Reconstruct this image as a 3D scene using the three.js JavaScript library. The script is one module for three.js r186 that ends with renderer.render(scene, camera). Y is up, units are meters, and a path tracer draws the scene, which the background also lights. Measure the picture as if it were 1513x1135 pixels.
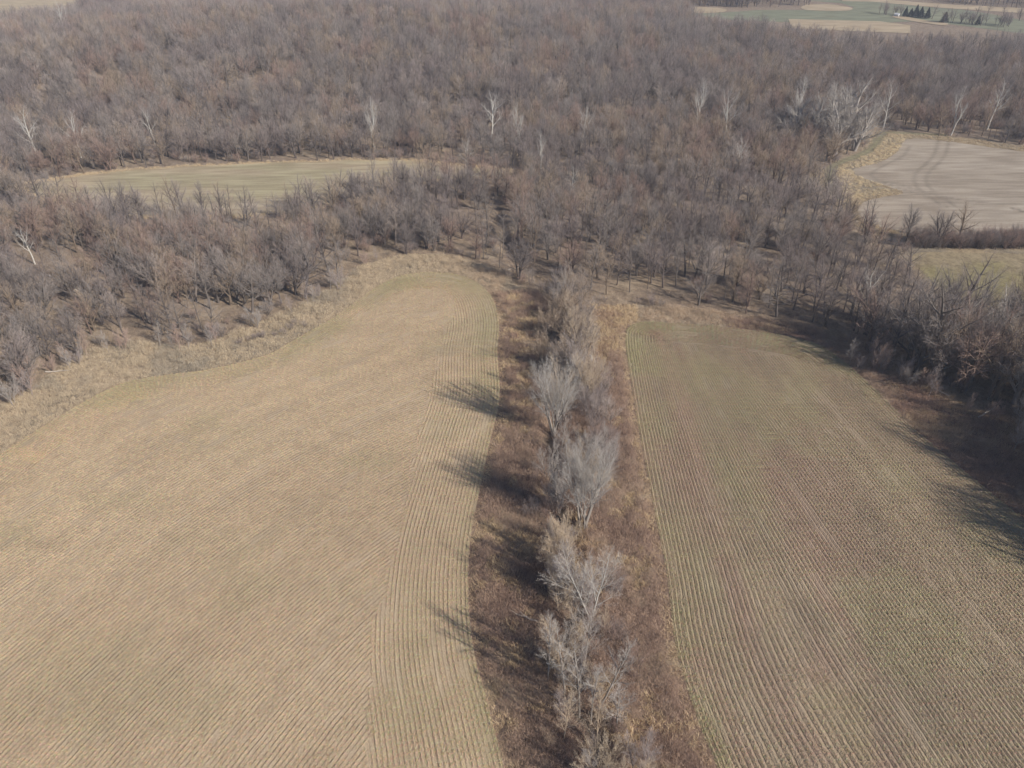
import * as THREE from 'three';
import { Sky } from 'three/addons/objects/Sky.js';
import { mergeGeometries } from 'three/addons/utils/BufferGeometryUtils.js';

// ---------------------------------------------------------------- camera, sky, sun, exposure
const scene = new THREE.Scene();
const camera = new THREE.PerspectiveCamera(52.5, 4 / 3, 1, 9000);
camera.position.set(0, 105, 0);
camera.rotation.set(-33 * Math.PI / 180, 0, 0);

const SUN = new THREE.Vector3(0.79, Math.tan(31 * Math.PI / 180), 0.613).normalize();
const sky = new Sky();
sky.name = 'sky';
sky.scale.setScalar(8000);
sky.userData.kind = 'structure';
sky.material.uniforms.sunPosition.value.copy(SUN);
sky.material.uniforms.turbidity.value = 3;
sky.material.uniforms.rayleigh.value = 1.2;
sky.material.uniforms.mieCoefficient.value = 0.004;
scene.add(sky);
scene.environmentIntensity = 0.1;

const sun = new THREE.DirectionalLight(new THREE.Color(1, 0.93, 0.82), 4.6);
sun.position.copy(SUN).multiplyScalar(600);
sun.castShadow = true;
sun.shadow.camera.left = sun.shadow.camera.bottom = -600;
sun.shadow.camera.right = sun.shadow.camera.top = 600;
sun.shadow.camera.far = 2500;
sun.shadow.mapSize.set(4096, 4096);
scene.add(sun, sun.target);

const renderer = new THREE.WebGLRenderer({ antialias: true });
renderer.toneMapping = THREE.LinearToneMapping;
renderer.toneMappingExposure = 1.4;
renderer.shadowMap.enabled = true;

// ---------------------------------------------------------------- small tools
function makeRandom(seed) {
  let a = seed >>> 0;
  return () => { a = (a + 0x6D2B79F5) | 0; let t = Math.imul(a ^ (a >>> 15), 1 | a); t = (t + Math.imul(t ^ (t >>> 7), 61 | t)) ^ t; return ((t ^ (t >>> 14)) >>> 0) / 4294967296; };
}
const clamp = (x, a = 0, b = 1) => Math.min(b, Math.max(a, x));
const mix = (a, b, t) => a + (b - a) * t;
const smooth = (a, b, x) => { const t = clamp((x - a) / (b - a)); return t * t * (3 - 2 * t); };
const mix3 = (a, b, t) => [mix(a[0], b[0], t), mix(a[1], b[1], t), mix(a[2], b[2], t)];
function hash(i, j, s) { let h = Math.imul(i, 374761393) + Math.imul(j, 668265263) + Math.imul(s, 2147483647 ^ 0x5bd1e995); h = Math.imul(h ^ (h >>> 13), 1274126177); return ((h ^ (h >>> 16)) >>> 0) / 4294967296; }
// value noise that repeats every (px, py) cells; 0 = never
function noise(x, y, s = 0, px = 0, py = 0) {
  const i = Math.floor(x), j = Math.floor(y); let fx = x - i, fy = y - j;
  fx = fx * fx * (3 - 2 * fx); fy = fy * fy * (3 - 2 * fy);
  const w = (k, p) => p ? ((k % p) + p) % p : k;
  const i0 = w(i, px), i1 = w(i + 1, px), j0 = w(j, py), j1 = w(j + 1, py);
  return mix(mix(hash(i0, j0, s), hash(i1, j0, s), fx), mix(hash(i0, j1, s), hash(i1, j1, s), fx), fy);
}
const fbm = (x, y, s, n = 4) => { let v = 0, a = 0.5, k = 0; for (let o = 0; o < n; o++) { v += a * noise(x, y, s + o); k += a; x *= 2.03; y *= 2.03; a *= 0.5; } return v / k; };
function inside(poly, x, z) {
  let c = false;
  for (let i = 0, j = poly.length - 1; i < poly.length; j = i++) {
    const [xi, zi] = poly[i], [xj, zj] = poly[j];
    if ((zi > z) !== (zj > z) && x < (xj - xi) * (z - zi) / (zj - zi) + xi) c = !c;
  }
  return c;
}
// nearest point on a polyline: distance, length along it, side normal
function nearest(line, x, z, closed = false) {
  let best = 1e18, at = 0, run = 0, nx = 0, nz = 0; const n = line.length;
  for (let i = 0; i < (closed ? n : n - 1); i++) {
    const [ax, az] = line[i], [bx, bz] = line[(i + 1) % n], dx = bx - ax, dz = bz - az, L2 = dx * dx + dz * dz || 1e-9;
    const t = clamp(((x - ax) * dx + (z - az) * dz) / L2), ex = x - ax - dx * t, ez = z - az - dz * t, d = ex * ex + ez * ez, L = Math.sqrt(L2);
    if (d < best) { best = d; at = run + L * t; nx = -dz / L; nz = dx / L; }
    run += L;
  }
  return { d: Math.sqrt(best), at, nx, nz };
}
function smoothLine(pts, closed, n) {
  const c = new THREE.CatmullRomCurve3(pts.map(([x, z]) => new THREE.Vector3(x, 0, z)), closed, 'centripetal');
  const out = c.getPoints(n).map((p) => [p.x, p.z]);
  if (closed) out.pop();
  return out;
}
const wobble = (poly, amp, size, s) => poly.map(([x, z]) => [x + (noise(x / size, z / size, s) - 0.5) * 2 * amp, z + (noise(x / size + 40, z / size, s) - 0.5) * 2 * amp]);
const used = {};
function numbered(name) { const k = used[name] = (used[name] ?? -1) + 1; return k ? `${name}_${String(k).padStart(3, '0')}` : name; }
function tag(o, label, category, group, kind) {
  o.userData.label = label; o.userData.category = category;
  if (group) o.userData.group = group;
  if (kind) o.userData.kind = kind;
  return o;
}
function shadows(o) { o.traverse((m) => { if (m.isMesh) { m.castShadow = true; m.receiveShadow = true; } }); return o; }
const CP = Math.cos(33 * Math.PI / 180), SP = Math.sin(33 * Math.PI / 180);
// whether a point lies in the wedge of land that the photograph covers, with some room round it
function covered(x, z, room = 25, y = 8) {
  const depth = -z * CP - (y - 105) * SP, up = (y - 105) * CP - z * SP;
  if (depth < 20) return false;
  const px = x / depth, py = up / depth, r = room / depth;
  return Math.abs(px) < 0.657 + r && py < 0.493 + r && py > -0.493 - r;
}

// ---------------------------------------------------------------- the lie of the land (metres; x east, -z away)
const P = {
  leftField: [[-3.8, -177.3], [-3.8, -196.2], [-7.1, -212.6], [-14.1, -223.1], [-25.1, -227.1], [-35.5, -224], [-41.7, -215.8], [-47, -204.6], [-50.5, -197], [-54.9, -190.2], [-59.7, -182.7], [-63.6, -176.6], [-71, -171.5], [-78.6, -168.2], [-88, -165.6], [-95.3, -162.8], [-99.9, -157.9], [-103.5, -151.5], [-107.4, -143.4], [-110, -136.9], [-111.2, -133.5], [-117, -109], [-112.1, -77.4], [-83.7, -30], [6, -30], [-1.1, -62.5], [-3.7, -72.7], [-6.2, -82.5], [-7.6, -93.9], [-7.9, -107.1], [-6.5, -122.7], [-4.8, -138.8], [-3, -155]],
  leftInner: [[-18.7, -184.5], [-17, -196.2], [-17.1, -209], [-24.1, -215.8], [-32.1, -213.5], [-39.1, -204.6], [-48.1, -189], [-56.6, -177.3], [-61.6, -168.8], [-71.7, -162.5], [-83.4, -157.9], [-91.2, -152.7], [-96.8, -143.9], [-101.4, -131.6], [-103.5, -119.6], [-105.1, -90.9], [-83.7, -33], [-13.6, -33], [-19.7, -62.5], [-21.6, -70.4], [-22.4, -77.4], [-22.8, -90.9], [-21.9, -101.9], [-21.3, -118.6], [-20.8, -141.4], [-19.7, -164]],
  rightField: [[31.5, -188.3], [33.2, -191.4], [36.9, -193.8], [46.3, -193], [57.4, -191.4], [69.7, -187.9], [78, -184.5], [83, -180.1], [86.2, -171.5], [89.3, -157.3], [91.5, -143.4], [95.3, -128.9], [99.9, -113.1], [106.4, -86.6], [108, -30], [33.6, -30], [28.9, -62.5], [27.6, -70.4], [26.7, -82.5], [27.8, -98.6], [28.3, -122.7], [29.4, -157.9]],
  rightInner: [[32.5, -178.5], [38, -182], [50.9, -181], [61.3, -178.6], [71.2, -174.8], [79, -170.5], [83.7, -160.9], [87, -146.6], [90, -134], [93.4, -119.6], [97.1, -103.6], [103, -76.2], [104, -33], [37, -33], [31, -62.5], [29.6, -70.4], [28.8, -82.5], [29.8, -98.6], [30.3, -122.7], [31.3, -157.9]],
  woodEdge: [[-144.8, -103.6], [-134.6, -124.9], [-120.8, -152.4], [-118.2, -161], [-114.5, -170.8], [-110.9, -176.1], [-104.5, -182], [-96.9, -181.5], [-84.1, -182], [-76.8, -186.3], [-70, -193.8], [-64.3, -202], [-58.2, -210.8], [-53.9, -220.1], [-47.6, -233.3], [-41.7, -238.7], [-26.2, -240.9], [-14.7, -235.9], [-5.7, -228.1], [3.8, -215.8], [22.6, -204.6], [38.3, -203.7], [57.4, -200.3], [71.6, -195], [81.9, -191], [89.7, -186.4], [95.2, -176.6], [100.4, -167.8], [106.7, -159.4], [112.9, -152.1], [117.7, -145.3], [118, -132]],
  lens: [[-200, -311], [-192.7, -317.1], [-181.5, -323.2], [-162, -331.4], [-126.2, -338], [-91.8, -342.9], [-59.1, -344.9], [-34.8, -341.9], [-18, -336], [4, -327], [-2, -321], [-25, -318], [-42, -311], [-58, -298], [-82, -281], [-117.1, -274], [-148.5, -277], [-175, -288], [-195, -303]],
  tilled: [[191.4, -378.1], [207.1, -373.6], [221.9, -364.7], [234.5, -357.2], [281.3, -340.9], [218, -248.8], [176.1, -251.2], [160.9, -254.8], [146.3, -259.1], [132.1, -265.5], [129.1, -276.9], [135.2, -289.8], [147.5, -297.4], [155.8, -301.3], [150.6, -312], [145.4, -324.1], [147.2, -331.4], [162, -340.9], [175.8, -356.1]],
  tilledClear: [[182, -391.3], [194.3, -388.8], [210.9, -381.6], [226.4, -373.6], [239.2, -365.7], [284.7, -345.9], [216.4, -246.5], [173.5, -246.5], [157.3, -247.7], [134.2, -253], [124.8, -265.5], [123.5, -282.5], [127.5, -305.4], [122, -309.5], [124.8, -320.6], [140.2, -338], [158.8, -356.1]],
  track: [[212, -384], [193.8, -387.6], [184.3, -388.8], [177.7, -380.5], [169.7, -366.8], [160.8, -355.1], [148.2, -343.9], [138.5, -333.3], [133, -320.6], [129.4, -305.4], [127.4, -293.6]],
  strawBank: [[189.5, -385.2], [178.4, -378.1], [166.2, -359.3], [148.6, -340.9], [140.2, -331.4], [134, -313.7], [128.2, -289.8], [130.5, -286.1], [142.1, -297.4], [150.9, -300.6], [150.9, -309.5], [145.4, -324.1], [147.2, -331.4], [162, -340.9], [175.8, -356.1], [190.4, -375.8]],
  small: [[133.6, -240.9], [154.5, -242], [170.7, -241.4], [211.7, -239.8], [179, -192.2], [145.7, -196.2], [135.8, -204.6], [131.1, -215.8]],
  smallClear: [[134.5, -245.4], [156.2, -245.4], [172.8, -245.4], [214.8, -244.2], [176.3, -188.3], [146.7, -192.2], [134.8, -202.4], [128, -213.5]],
  farGreen: [[159.5, -795.4], [197.3, -795.4], [233.4, -813.1], [286.7, -813.1], [323.7, -817.6], [331.4, -831.6], [330.6, -860.7], [306.8, -881.3], [286.5, -931], [369.5, -919.5], [373.9, -876.1], [392, -845.9], [428.3, -817.6], [440.5, -791.1], [451.1, -750.1], [461.5, -720.1], [419.2, -647.8], [411.9, -679], [381.1, -720.1], [362.4, -742.4], [344.6, -742.4], [324.1, -735.1], [253.7, -734.1], [216.7, -740.1], [181, -750.1]],
  farTan: [
    [[244.7, -754.1], [321, -742.4], [338, -720.1], [320.4, -679], [231.1, -699]],
    [[162.1, -826.9], [185.9, -831.6], [203.6, -817.6], [194.1, -795.4], [158.7, -791.1]],
    [[288.7, -845.9], [313.7, -850.8], [327.1, -826.9], [316.6, -808.6], [278.4, -813.1]],
    [[336.1, -876.1], [365.1, -870.9], [413.2, -826.9], [473.6, -791.1], [515.2, -770.1], [533.4, -799.7], [493.4, -826.9], [441.9, -845.9], [410.7, -865.8], [365.3, -908.3], [344, -908.3]],
    [[352, -774.2], [362.8, -750.1], [374.8, -731.1], [366.7, -720.1], [350.5, -742.4], [343, -770.1]],
  ],
  farClear: [[162.9, -831.6], [205.8, -826.9], [256.6, -826.9], [295.4, -845.9], [319.3, -942.7], [395.7, -931], [446.7, -846], [496, -815], [567.3, -792], [491.7, -695.6], [470, -640], [413.5, -612], [343.5, -600], [326.1, -590], [278.4, -590], [235.3, -605], [200, -635], [150, -670]],
  ridgeField: [[-640, -935], [-450, -935], [-405, -800], [-380, -722], [-440, -695], [-520, -700], [-640, -760]],
  ditch: [[-6.9, -289.8], [-2.7, -256], [0.1, -238.7], [3.4, -229.1], [7.1, -223.1], [11.4, -214.4], [12.6, -196.2], [12.6, -173.8], [10.5, -152.1], [8.7, -127.1], [10.5, -109], [10.3, -97], [10.8, -90.9], [9.7, -82.5], [9.8, -75], [11.3, -68.2], [11.8, -62.5], [12.1, -40]],
};
const leftField = smoothLine(P.leftField, true, 220), leftInner = wobble(smoothLine(P.leftInner, true, 420), 1.1, 1.6, 9);
const rightField = smoothLine(P.rightField, true, 200), rightInner = wobble(smoothLine(P.rightInner, true, 360), 0.9, 1.6, 10);
const woodEdge = wobble(smoothLine(P.woodEdge, false, 160), 1.6, 7, 5);
const open = [...woodEdge, [117, -115], [116, -100], [118, -80], [123, -60], [140, 80], [-220, 80], [-175, -60]];      // no woods in here
const lens = wobble(smoothLine(P.lens, true, 120), 1, 9, 6);
const tilled = smoothLine(P.tilled, true, 120), tilledClear = wobble(smoothLine(P.tilledClear, true, 120), 1.2, 8, 7);
const small = smoothLine(P.small, true, 70), smallClear = smoothLine(P.smallClear, true, 70);
const track = smoothLine(P.track, false, 70), strawBank = smoothLine(P.strawBank, true, 90);
const ditch = wobble(smoothLine(P.ditch, false, 150), 1.3, 6, 8);

function hill(x, z) {
  const a = 17 * Math.exp(-(((x + 130) / 230) ** 2) - ((z + 610) / 130) ** 2);
  const b = 9 * Math.exp(-(((x + 330) / 160) ** 2) - ((z + 480) / 90) ** 2);
  return (a + b) * smooth(-380, -470, z);
}
function ground(x, z) {
  let h = hill(x, z);
  if (x > -22 && x < 32 && z > -300) {
    const n = nearest(ditch, x, z), w = 1.5 + 0.5 * noise(n.at / 9, 0, 3);
    h += -1.3 * (0.35 + 0.9 * noise(n.at / 13, 4, 4)) * Math.exp(-((n.d / w) ** 2)) * smooth(-300, -270, z) + 0.35 * Math.exp(-(((n.d - 4) / 1.6) ** 2));
    const rough = smooth(-4.5, 0, x) * smooth(27, 22, x);
    h += (noise(x / 2.3, z / 2.3, 21) - 0.4) * 0.35 * rough * smooth(14, 5, n.d);
  }
  return h;
}

// ---------------------------------------------------------------- surface textures
function texture(size, fn, srgb, tile) {
  const d = new Uint8Array(size * size * 4);
  for (let j = 0; j < size; j++) for (let i = 0; i < size; i++) {
    const c = fn(i, j), k = (j * size + i) * 4;
    for (let q = 0; q < 3; q++) { let v = c[q]; if (srgb) v = v <= 0.0031308 ? v * 12.92 : 1.055 * v ** (1 / 2.4) - 0.055; d[k + q] = clamp(Math.round(v * 255), 0, 255); }
    d[k + 3] = 255;
  }
  const t = new THREE.DataTexture(d, size, size);
  t.wrapS = t.wrapT = THREE.RepeatWrapping; t.magFilter = THREE.LinearFilter; t.minFilter = THREE.LinearMipmapLinearFilter; t.generateMipmaps = true;
  if (srgb) t.colorSpace = THREE.SRGBColorSpace;
  t.repeat.set(1 / tile, 1 / tile); t.needsUpdate = true;
  return t;
}
const ROW = 0.76, TILE = ROW * 102;
function stubbleField(N) {                                    // how much straw lies at each texel, rows along u
  const h = new Float32Array(N * N), m = TILE / N;
  for (let j = 0; j < N; j++) {
    for (let i = 0; i < N; i++) {
      const u = i * m, v = j * m;
      const drift = (noise(u / TILE * 40, v / TILE * 34, 1, 40, 34) - 0.5) * 0.12;
      const q = (v + drift) / ROW, row = ((Math.floor(q) % 102) + 102) % 102, f = q - Math.floor(q);
      const pass = hash(row, 3, 9), flat = hash(Math.floor(row / 6), 5, 11);
      const strength = (0.5 + 0.4 * pass) * (0.45 + 0.55 * smooth(0.25, 0.65, noise(u / TILE * 26, row * 0.83 + flat * 9, 2, 26, 0) * 0.75 + 0.25 * flat));
      const ridge = Math.exp(-(((f - 0.5) / 0.17) ** 2));
      const gap = Math.exp(-(((f - 0.86) / 0.11) ** 2));
      const fine = noise(u / TILE * 680, v / TILE * 900, 4, 680, 900) * 0.5 + noise(u / TILE * 300, v / TILE * 400, 5, 300, 400) * 0.3 + noise(i, j, 6, N, N) * 0.35;
      const patch = noise(u / TILE * 40, v / TILE * 60, 7, 40, 60);
      h[j * N + i] = 0.16 + fine * 0.62 + ridge * strength * 0.3 - gap * strength * 0.42 + (patch - 0.5) * 0.16;
    }
  }
  return h;
}
const STUB_N = 2048, stub = stubbleField(STUB_N);
const stubbleMap = texture(STUB_N, (i, j) => {
  const s = stub[j * STUB_N + i];
  let c = s < 0.45 ? mix3([0.42, 0.37, 0.33], [0.72, 0.70, 0.68], clamp(s / 0.45)) : mix3([0.72, 0.70, 0.68], [1, 1, 1], clamp((s - 0.45) / 0.5));
  return c;
}, true, TILE);
const stubbleBump = texture(STUB_N, (i, j) => { const s = clamp(stub[j * STUB_N + i]); return [s, s, s]; }, false, TILE);
const LIT_N = 1024, LIT = 40;
const litter = new Float32Array(LIT_N * LIT_N);
for (let j = 0; j < LIT_N; j++) for (let i = 0; i < LIT_N; i++) {
  const u = i / LIT_N, v = j / LIT_N;
  litter[j * LIT_N + i] = 0.32 * noise(u * 24, v * 24, 31, 24, 24) + 0.3 * noise(u * 90, v * 90, 32, 90, 90) + 0.28 * noise(u * 340, v * 340, 33, 340, 340) + 0.3 * noise(i, j, 34, LIT_N, LIT_N);
}
const litterMap = texture(LIT_N, (i, j) => { const s = litter[j * LIT_N + i]; return mix3([0.36, 0.32, 0.29], [1, 1, 1], clamp((s - 0.25) / 0.7)); }, true, LIT);
const litterBump = texture(LIT_N, (i, j) => { const s = litter[j * LIT_N + i]; return [s, s, s]; }, false, LIT);
const TIL_N = 1024, TIL = 60;                                 // drilled and rolled soil: fine parallel streaks
const til = new Float32Array(TIL_N * TIL_N);
for (let j = 0; j < TIL_N; j++) for (let i = 0; i < TIL_N; i++) {
  const u = i / TIL_N, v = j / TIL_N;
  til[j * TIL_N + i] = 0.42 * noise(u * 5, v * 30, 41, 5, 30) + 0.33 * noise(u * 9, v * 90, 42, 9, 90) + 0.2 * noise(u * 200, v * 260, 43, 200, 260) + 0.2 * noise(i, j, 44, TIL_N, TIL_N);
}
const tilMap = texture(TIL_N, (i, j) => { const s = til[j * TIL_N + i]; return mix3([0.6, 0.57, 0.54], [1, 1, 1], clamp((s - 0.3) / 0.55)); }, true, TIL);

// ---------------------------------------------------------------- ground
const litterMat = new THREE.MeshStandardMaterial({ vertexColors: true, map: litterMap, bumpMap: litterBump, bumpScale: 0.12, roughness: 1 });
const C = { floor: [0.31, 0.235, 0.17], straw: [0.44, 0.345, 0.235], weeds: [0.29, 0.2, 0.145], dull: [0.3, 0.25, 0.18], soil: [0.12, 0.092, 0.07], red: [0.25, 0.155, 0.115] };
function groundColour(x, z) {
  const a = fbm(x / 11, z / 11, 61), b = fbm(x / 3.4, z / 3.4, 71, 3);
  let c = mix3(C.floor, [0.40, 0.31, 0.215], smooth(0.42, 0.7, a));
  c = mix3(c, [0.24, 0.175, 0.125], smooth(0.5, 0.75, b) * 0.6);
  if (inside(open, x, z)) {
    const inRow = x > -12 && x < 34 && z > -215;
    if (inRow) {
      c = mix3(C.weeds, C.straw, smooth(0.46, 0.68, a * 0.6 + b * 0.4));
      c = mix3(c, C.red, smooth(0.45, 0.6, fbm(x / 8, z / 8, 67)) * 0.6);
      const n = nearest(ditch, x, z);
      if (n.d < 1.6) c = mix3(C.soil, c, n.d / 1.8);
    } else if (x > 60 && z < -60) c = mix3(C.red, C.straw, smooth(0.4, 0.75, a));
    else c = mix3(C.straw, C.dull, smooth(0.45, 0.7, a));
  } else if (inside(tilledClear, x, z) || inside(smallClear, x, z)) c = mix3([0.4, 0.31, 0.19], C.dull, smooth(0.45, 0.7, a));
  else if (z < -640) c = mix3(c, C.floor, 0.5);
  return c;
}
{
  const xs = [], zs = [];
  const grow = (from, to, step, k, out) => { let v = from, s = step; const sign = Math.sign(to - from); while ((to - v) * sign > 0) { v += s * sign; s *= k; out.push(v); } };
  for (let x = -12; x <= 26.01; x += 0.6) xs.push(x);
  grow(26.4, 140, 2, 1.001, xs); grow(xs[xs.length - 1], 5000, 2.4, 1.12, xs);
  const lx = []; grow(-12, -150, 2, 1.001, lx); grow(lx[lx.length - 1], -5000, 2.4, 1.12, lx); xs.unshift(...lx.reverse());
  for (let z = -30; z >= -300; z -= 1.15) zs.push(z);
  grow(-300, -430, 3, 1, zs); grow(zs[zs.length - 1], -1000, 8, 1, zs); grow(zs[zs.length - 1], -7000, 12, 1.2, zs);
  const near = []; grow(-30, 3000, 4, 1.25, near); zs.unshift(...near.reverse());
  const pos = [], uv = [], col = [], idx = [], nx = xs.length;
  zs.forEach((z) => xs.forEach((x) => { pos.push(x, ground(x, z), z); uv.push(x, z); col.push(...groundColour(x, z)); }));
  for (let j = 0; j < zs.length - 1; j++) for (let i = 0; i < nx - 1; i++) { const a = j * nx + i, b = a + 1, c = a + nx, d = c + 1; idx.push(a, b, c, b, d, c); }
  const g = new THREE.BufferGeometry();
  g.setAttribute('position', new THREE.Float32BufferAttribute(pos, 3)); g.setAttribute('uv', new THREE.Float32BufferAttribute(uv, 2)); g.setAttribute('color', new THREE.Float32BufferAttribute(col, 3));
  g.setIndex(idx); g.computeVertexNormals();
  const m = new THREE.Mesh(g, litterMat); m.name = 'ground'; m.receiveShadow = true;
  tag(m, 'leaf-strewn valley floor under the woods and between the fields', 'ground', null, 'structure');
  scene.add(m);
}

// ---------------------------------------------------------------- fields: sheets cut to an outline, with their own row directions
function sheet(poly, cell, y, uvFn, colFn, keep) {
  const pos = [], uv = [], col = [];
  let x0 = 1e9, x1 = -1e9, z0 = 1e9, z1 = -1e9;
  for (const [x, z] of poly) { x0 = Math.min(x0, x); x1 = Math.max(x1, x); z0 = Math.min(z0, z); z1 = Math.max(z1, z); }
  const cut = (pts, axis, value, sign) => {
    const out = [];
    for (let i = 0; i < pts.length; i++) {
      const a = pts[i], b = pts[(i + 1) % pts.length], da = (a[axis] - value) * sign, db = (b[axis] - value) * sign;
      if (da >= 0) out.push(a);
      if ((da >= 0) !== (db >= 0)) { const t = da / (da - db); out.push([mix(a[0], b[0], t), mix(a[1], b[1], t)]); }
    }
    return out;
  };
  const put = (p) => { pos.push(p[0], (typeof y === 'function' ? y(p[0], p[1]) : y), p[1]); uv.push(...uvFn(p[0], p[1])); col.push(...colFn(p[0], p[1])); };
  for (let cx = x0; cx < x1; cx += cell) {
    const strip = cut(cut(poly, 0, cx, 1), 0, cx + cell, -1);
    if (strip.length < 3) continue;
    for (let cz = z0; cz < z1; cz += cell) {
      if (keep && !keep(cx + cell / 2, cz + cell / 2)) continue;
      const p = cut(cut(strip, 1, cz, 1), 1, cz + cell, -1);
      if (p.length < 3) continue;
      const v = p.map(([a, b]) => new THREE.Vector2(a, b));
      if (Math.abs(THREE.ShapeUtils.area(v)) < 1e-3) continue;
      if (THREE.ShapeUtils.area(v) < 0) { v.reverse(); p.reverse(); }
      for (const [a, b, c] of THREE.ShapeUtils.triangulateShape(v, [])) { put(p[a]); put(p[c]); put(p[b]); }
    }
  }
  const g = new THREE.BufferGeometry();
  g.setAttribute('position', new THREE.Float32BufferAttribute(pos, 3)); g.setAttribute('uv', new THREE.Float32BufferAttribute(uv, 2)); g.setAttribute('color', new THREE.Float32BufferAttribute(col, 3));
  g.computeVertexNormals();
  return g;
}
const stubbleMat = new THREE.MeshStandardMaterial({ vertexColors: true, map: stubbleMap, bumpMap: stubbleBump, bumpScale: 0.12, roughness: 1 });
const stubbleMatB = new THREE.MeshStandardMaterial({ vertexColors: true, map: stubbleMap, bumpMap: stubbleBump, bumpScale: 0.34, roughness: 1 });
const tilMat = new THREE.MeshStandardMaterial({ vertexColors: true, map: tilMap, roughness: 1 });
const plainMat = new THREE.MeshStandardMaterial({ vertexColors: true, map: litterMap, roughness: 1 });
function field(name, label, category, parts) {
  const o = new THREE.Group(); o.name = numbered(name);
  tag(o, label, category, null, 'structure');
  for (const [n, g, m] of parts) { const k = new THREE.Mesh(g, m); k.name = n; k.receiveShadow = true; o.add(k); }
  scene.add(o); return o;
}
const GREEN = [0.385, 0.33, 0.195];
// left field: rows on wide arcs round a far point, headland rows along the edge
const ARC = [94, -4], ARC_R = 190;
const uvLeft = (x, z) => [Math.atan2(-(z - ARC[1]), x - ARC[0]) * ARC_R, Math.hypot(x - ARC[0], z - ARC[1])];
const colLeft = (x, z) => {
  const big = fbm(x / 30, z / 30, 81), mid = fbm(x / 9, z / 9, 85, 3);
  let c = mix3([0.515, 0.393, 0.265], [0.55, 0.425, 0.288], smooth(0.35, 0.65, big));
  c = mix3(c, [0.455, 0.35, 0.235], smooth(0.52, 0.75, mid) * 0.4);
  const pass = 0.965 + 0.07 * hash(Math.floor(Math.hypot(x - ARC[0], z - ARC[1]) / (ROW * 6)), 2, 5); c = c.map((v) => v * pass);
  const e = nearest(leftField, x, z, true).d;
  const weeds = smooth(0.52, 0.75, fbm(x / 16, z / 12, 91)) * 0.3 + (z < -150 ? 0.55 * smooth(11, 3, e) * (x > -60 ? 1 : 0.5) * smooth(0.3, 0.6, mid + 0.15) : 0.3 * smooth(4, 1.5, e));
  c = mix3(c, GREEN, clamp(weeds));
  return c;
};
const uvHeadL = (x, z) => { const n = nearest(leftField, x, z, true); return [n.at, n.d]; };
const fieldY = 0.03;
field('stubble_field', 'large tan corn stubble field with a rounded far corner and curving rows', 'field', [
  ['headland', sheet(leftField, 2, fieldY, uvHeadL, colLeft, (x, z) => nearest(leftField, x, z, true).d < 28), stubbleMat],
  ['row_crop', sheet(leftInner, 2, fieldY + 0.02, uvLeft, colLeft), stubbleMat],
]);
// right field: rows swing from its ditch side to its wood side
const edgeR = P.rightField.slice(15).map(([x, z]) => [x, z]).concat([[31.5, -188.3]]).sort((a, b) => a[1] - b[1]);
function xEdgeR(z) { for (let i = 0; i < edgeR.length - 1; i++) { const [xa, za] = edgeR[i], [xb, zb] = edgeR[i + 1]; if (z <= zb) return mix(xa, xb, clamp((z - za) / (zb - za))); } return edgeR[edgeR.length - 1][0]; }
const edgeSm = []; for (let z = -200; z <= -20; z += 2) { let s = 0, k = 0; for (let q = -8; q <= 8; q += 2) { s += xEdgeR(clamp(z + q, -188, -30)); k++; } edgeSm.push(s / k); }
const xEdge = (z) => { const t = clamp((z + 200) / 2, 0, edgeSm.length - 1.001), i = Math.floor(t); return mix(edgeSm[i], edgeSm[i + 1], t - i); };
const across = (x, z) => { const b = smooth(28, 62, x); return x - 0.15 * b * (z + 120) - (1 - b) * (xEdge(z) - 28); };
const uvRight = (x, z) => [-z, across(x, z)];
const colRight = (x, z) => {
  const big = fbm(x / 26, z / 40, 101), mid = fbm(x / 7, z / 14, 105, 3);
  let c = mix3([0.355, 0.272, 0.185], [0.40, 0.31, 0.21], smooth(0.35, 0.65, big));
  c = mix3(c, [0.385, 0.27, 0.195], smooth(0.42, 0.6, fbm(across(x, z) / 5, z / 60, 109)) * smooth(85, 55, x) * 0.8);
  c = mix3(c, [0.30, 0.235, 0.165], smooth(0.55, 0.75, mid) * 0.5);
  const pass = 0.94 + 0.12 * hash(Math.floor(across(x, z) / (ROW * 4)), 2, 6); c = c.map((v) => v * pass);
  const e = nearest(rightField, x, z, true).d;
  const weeds = smooth(0.46, 0.68, fbm(x / 10, z / 18, 113)) * 0.5 + (z < -165 ? 0.4 * smooth(12, 4, e) * smooth(0.35, 0.6, fbm(x / 9, z / 3, 117)) : 0) + (x < 40 ? 0.3 * smooth(4.5, 1.5, e) * smooth(0.3, 0.55, mid) : 0);
  return mix3(c, GREEN, clamp(weeds));
};
const uvHeadR = (x, z) => { const n = nearest(rightField, x, z, true); return [n.at, n.d]; };
field('stubble_field', 'brown and green corn stubble field, smaller and darker, shaded along its wood edge', 'field', [
  ['headland', sheet(rightField, 2, fieldY, uvHeadR, colRight, (x, z) => nearest(rightField, x, z, true).d < 20), stubbleMatB],
  ['row_crop', sheet(rightInner, 2, fieldY + 0.02, uvRight, colRight), stubbleMatB],
]);
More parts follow.
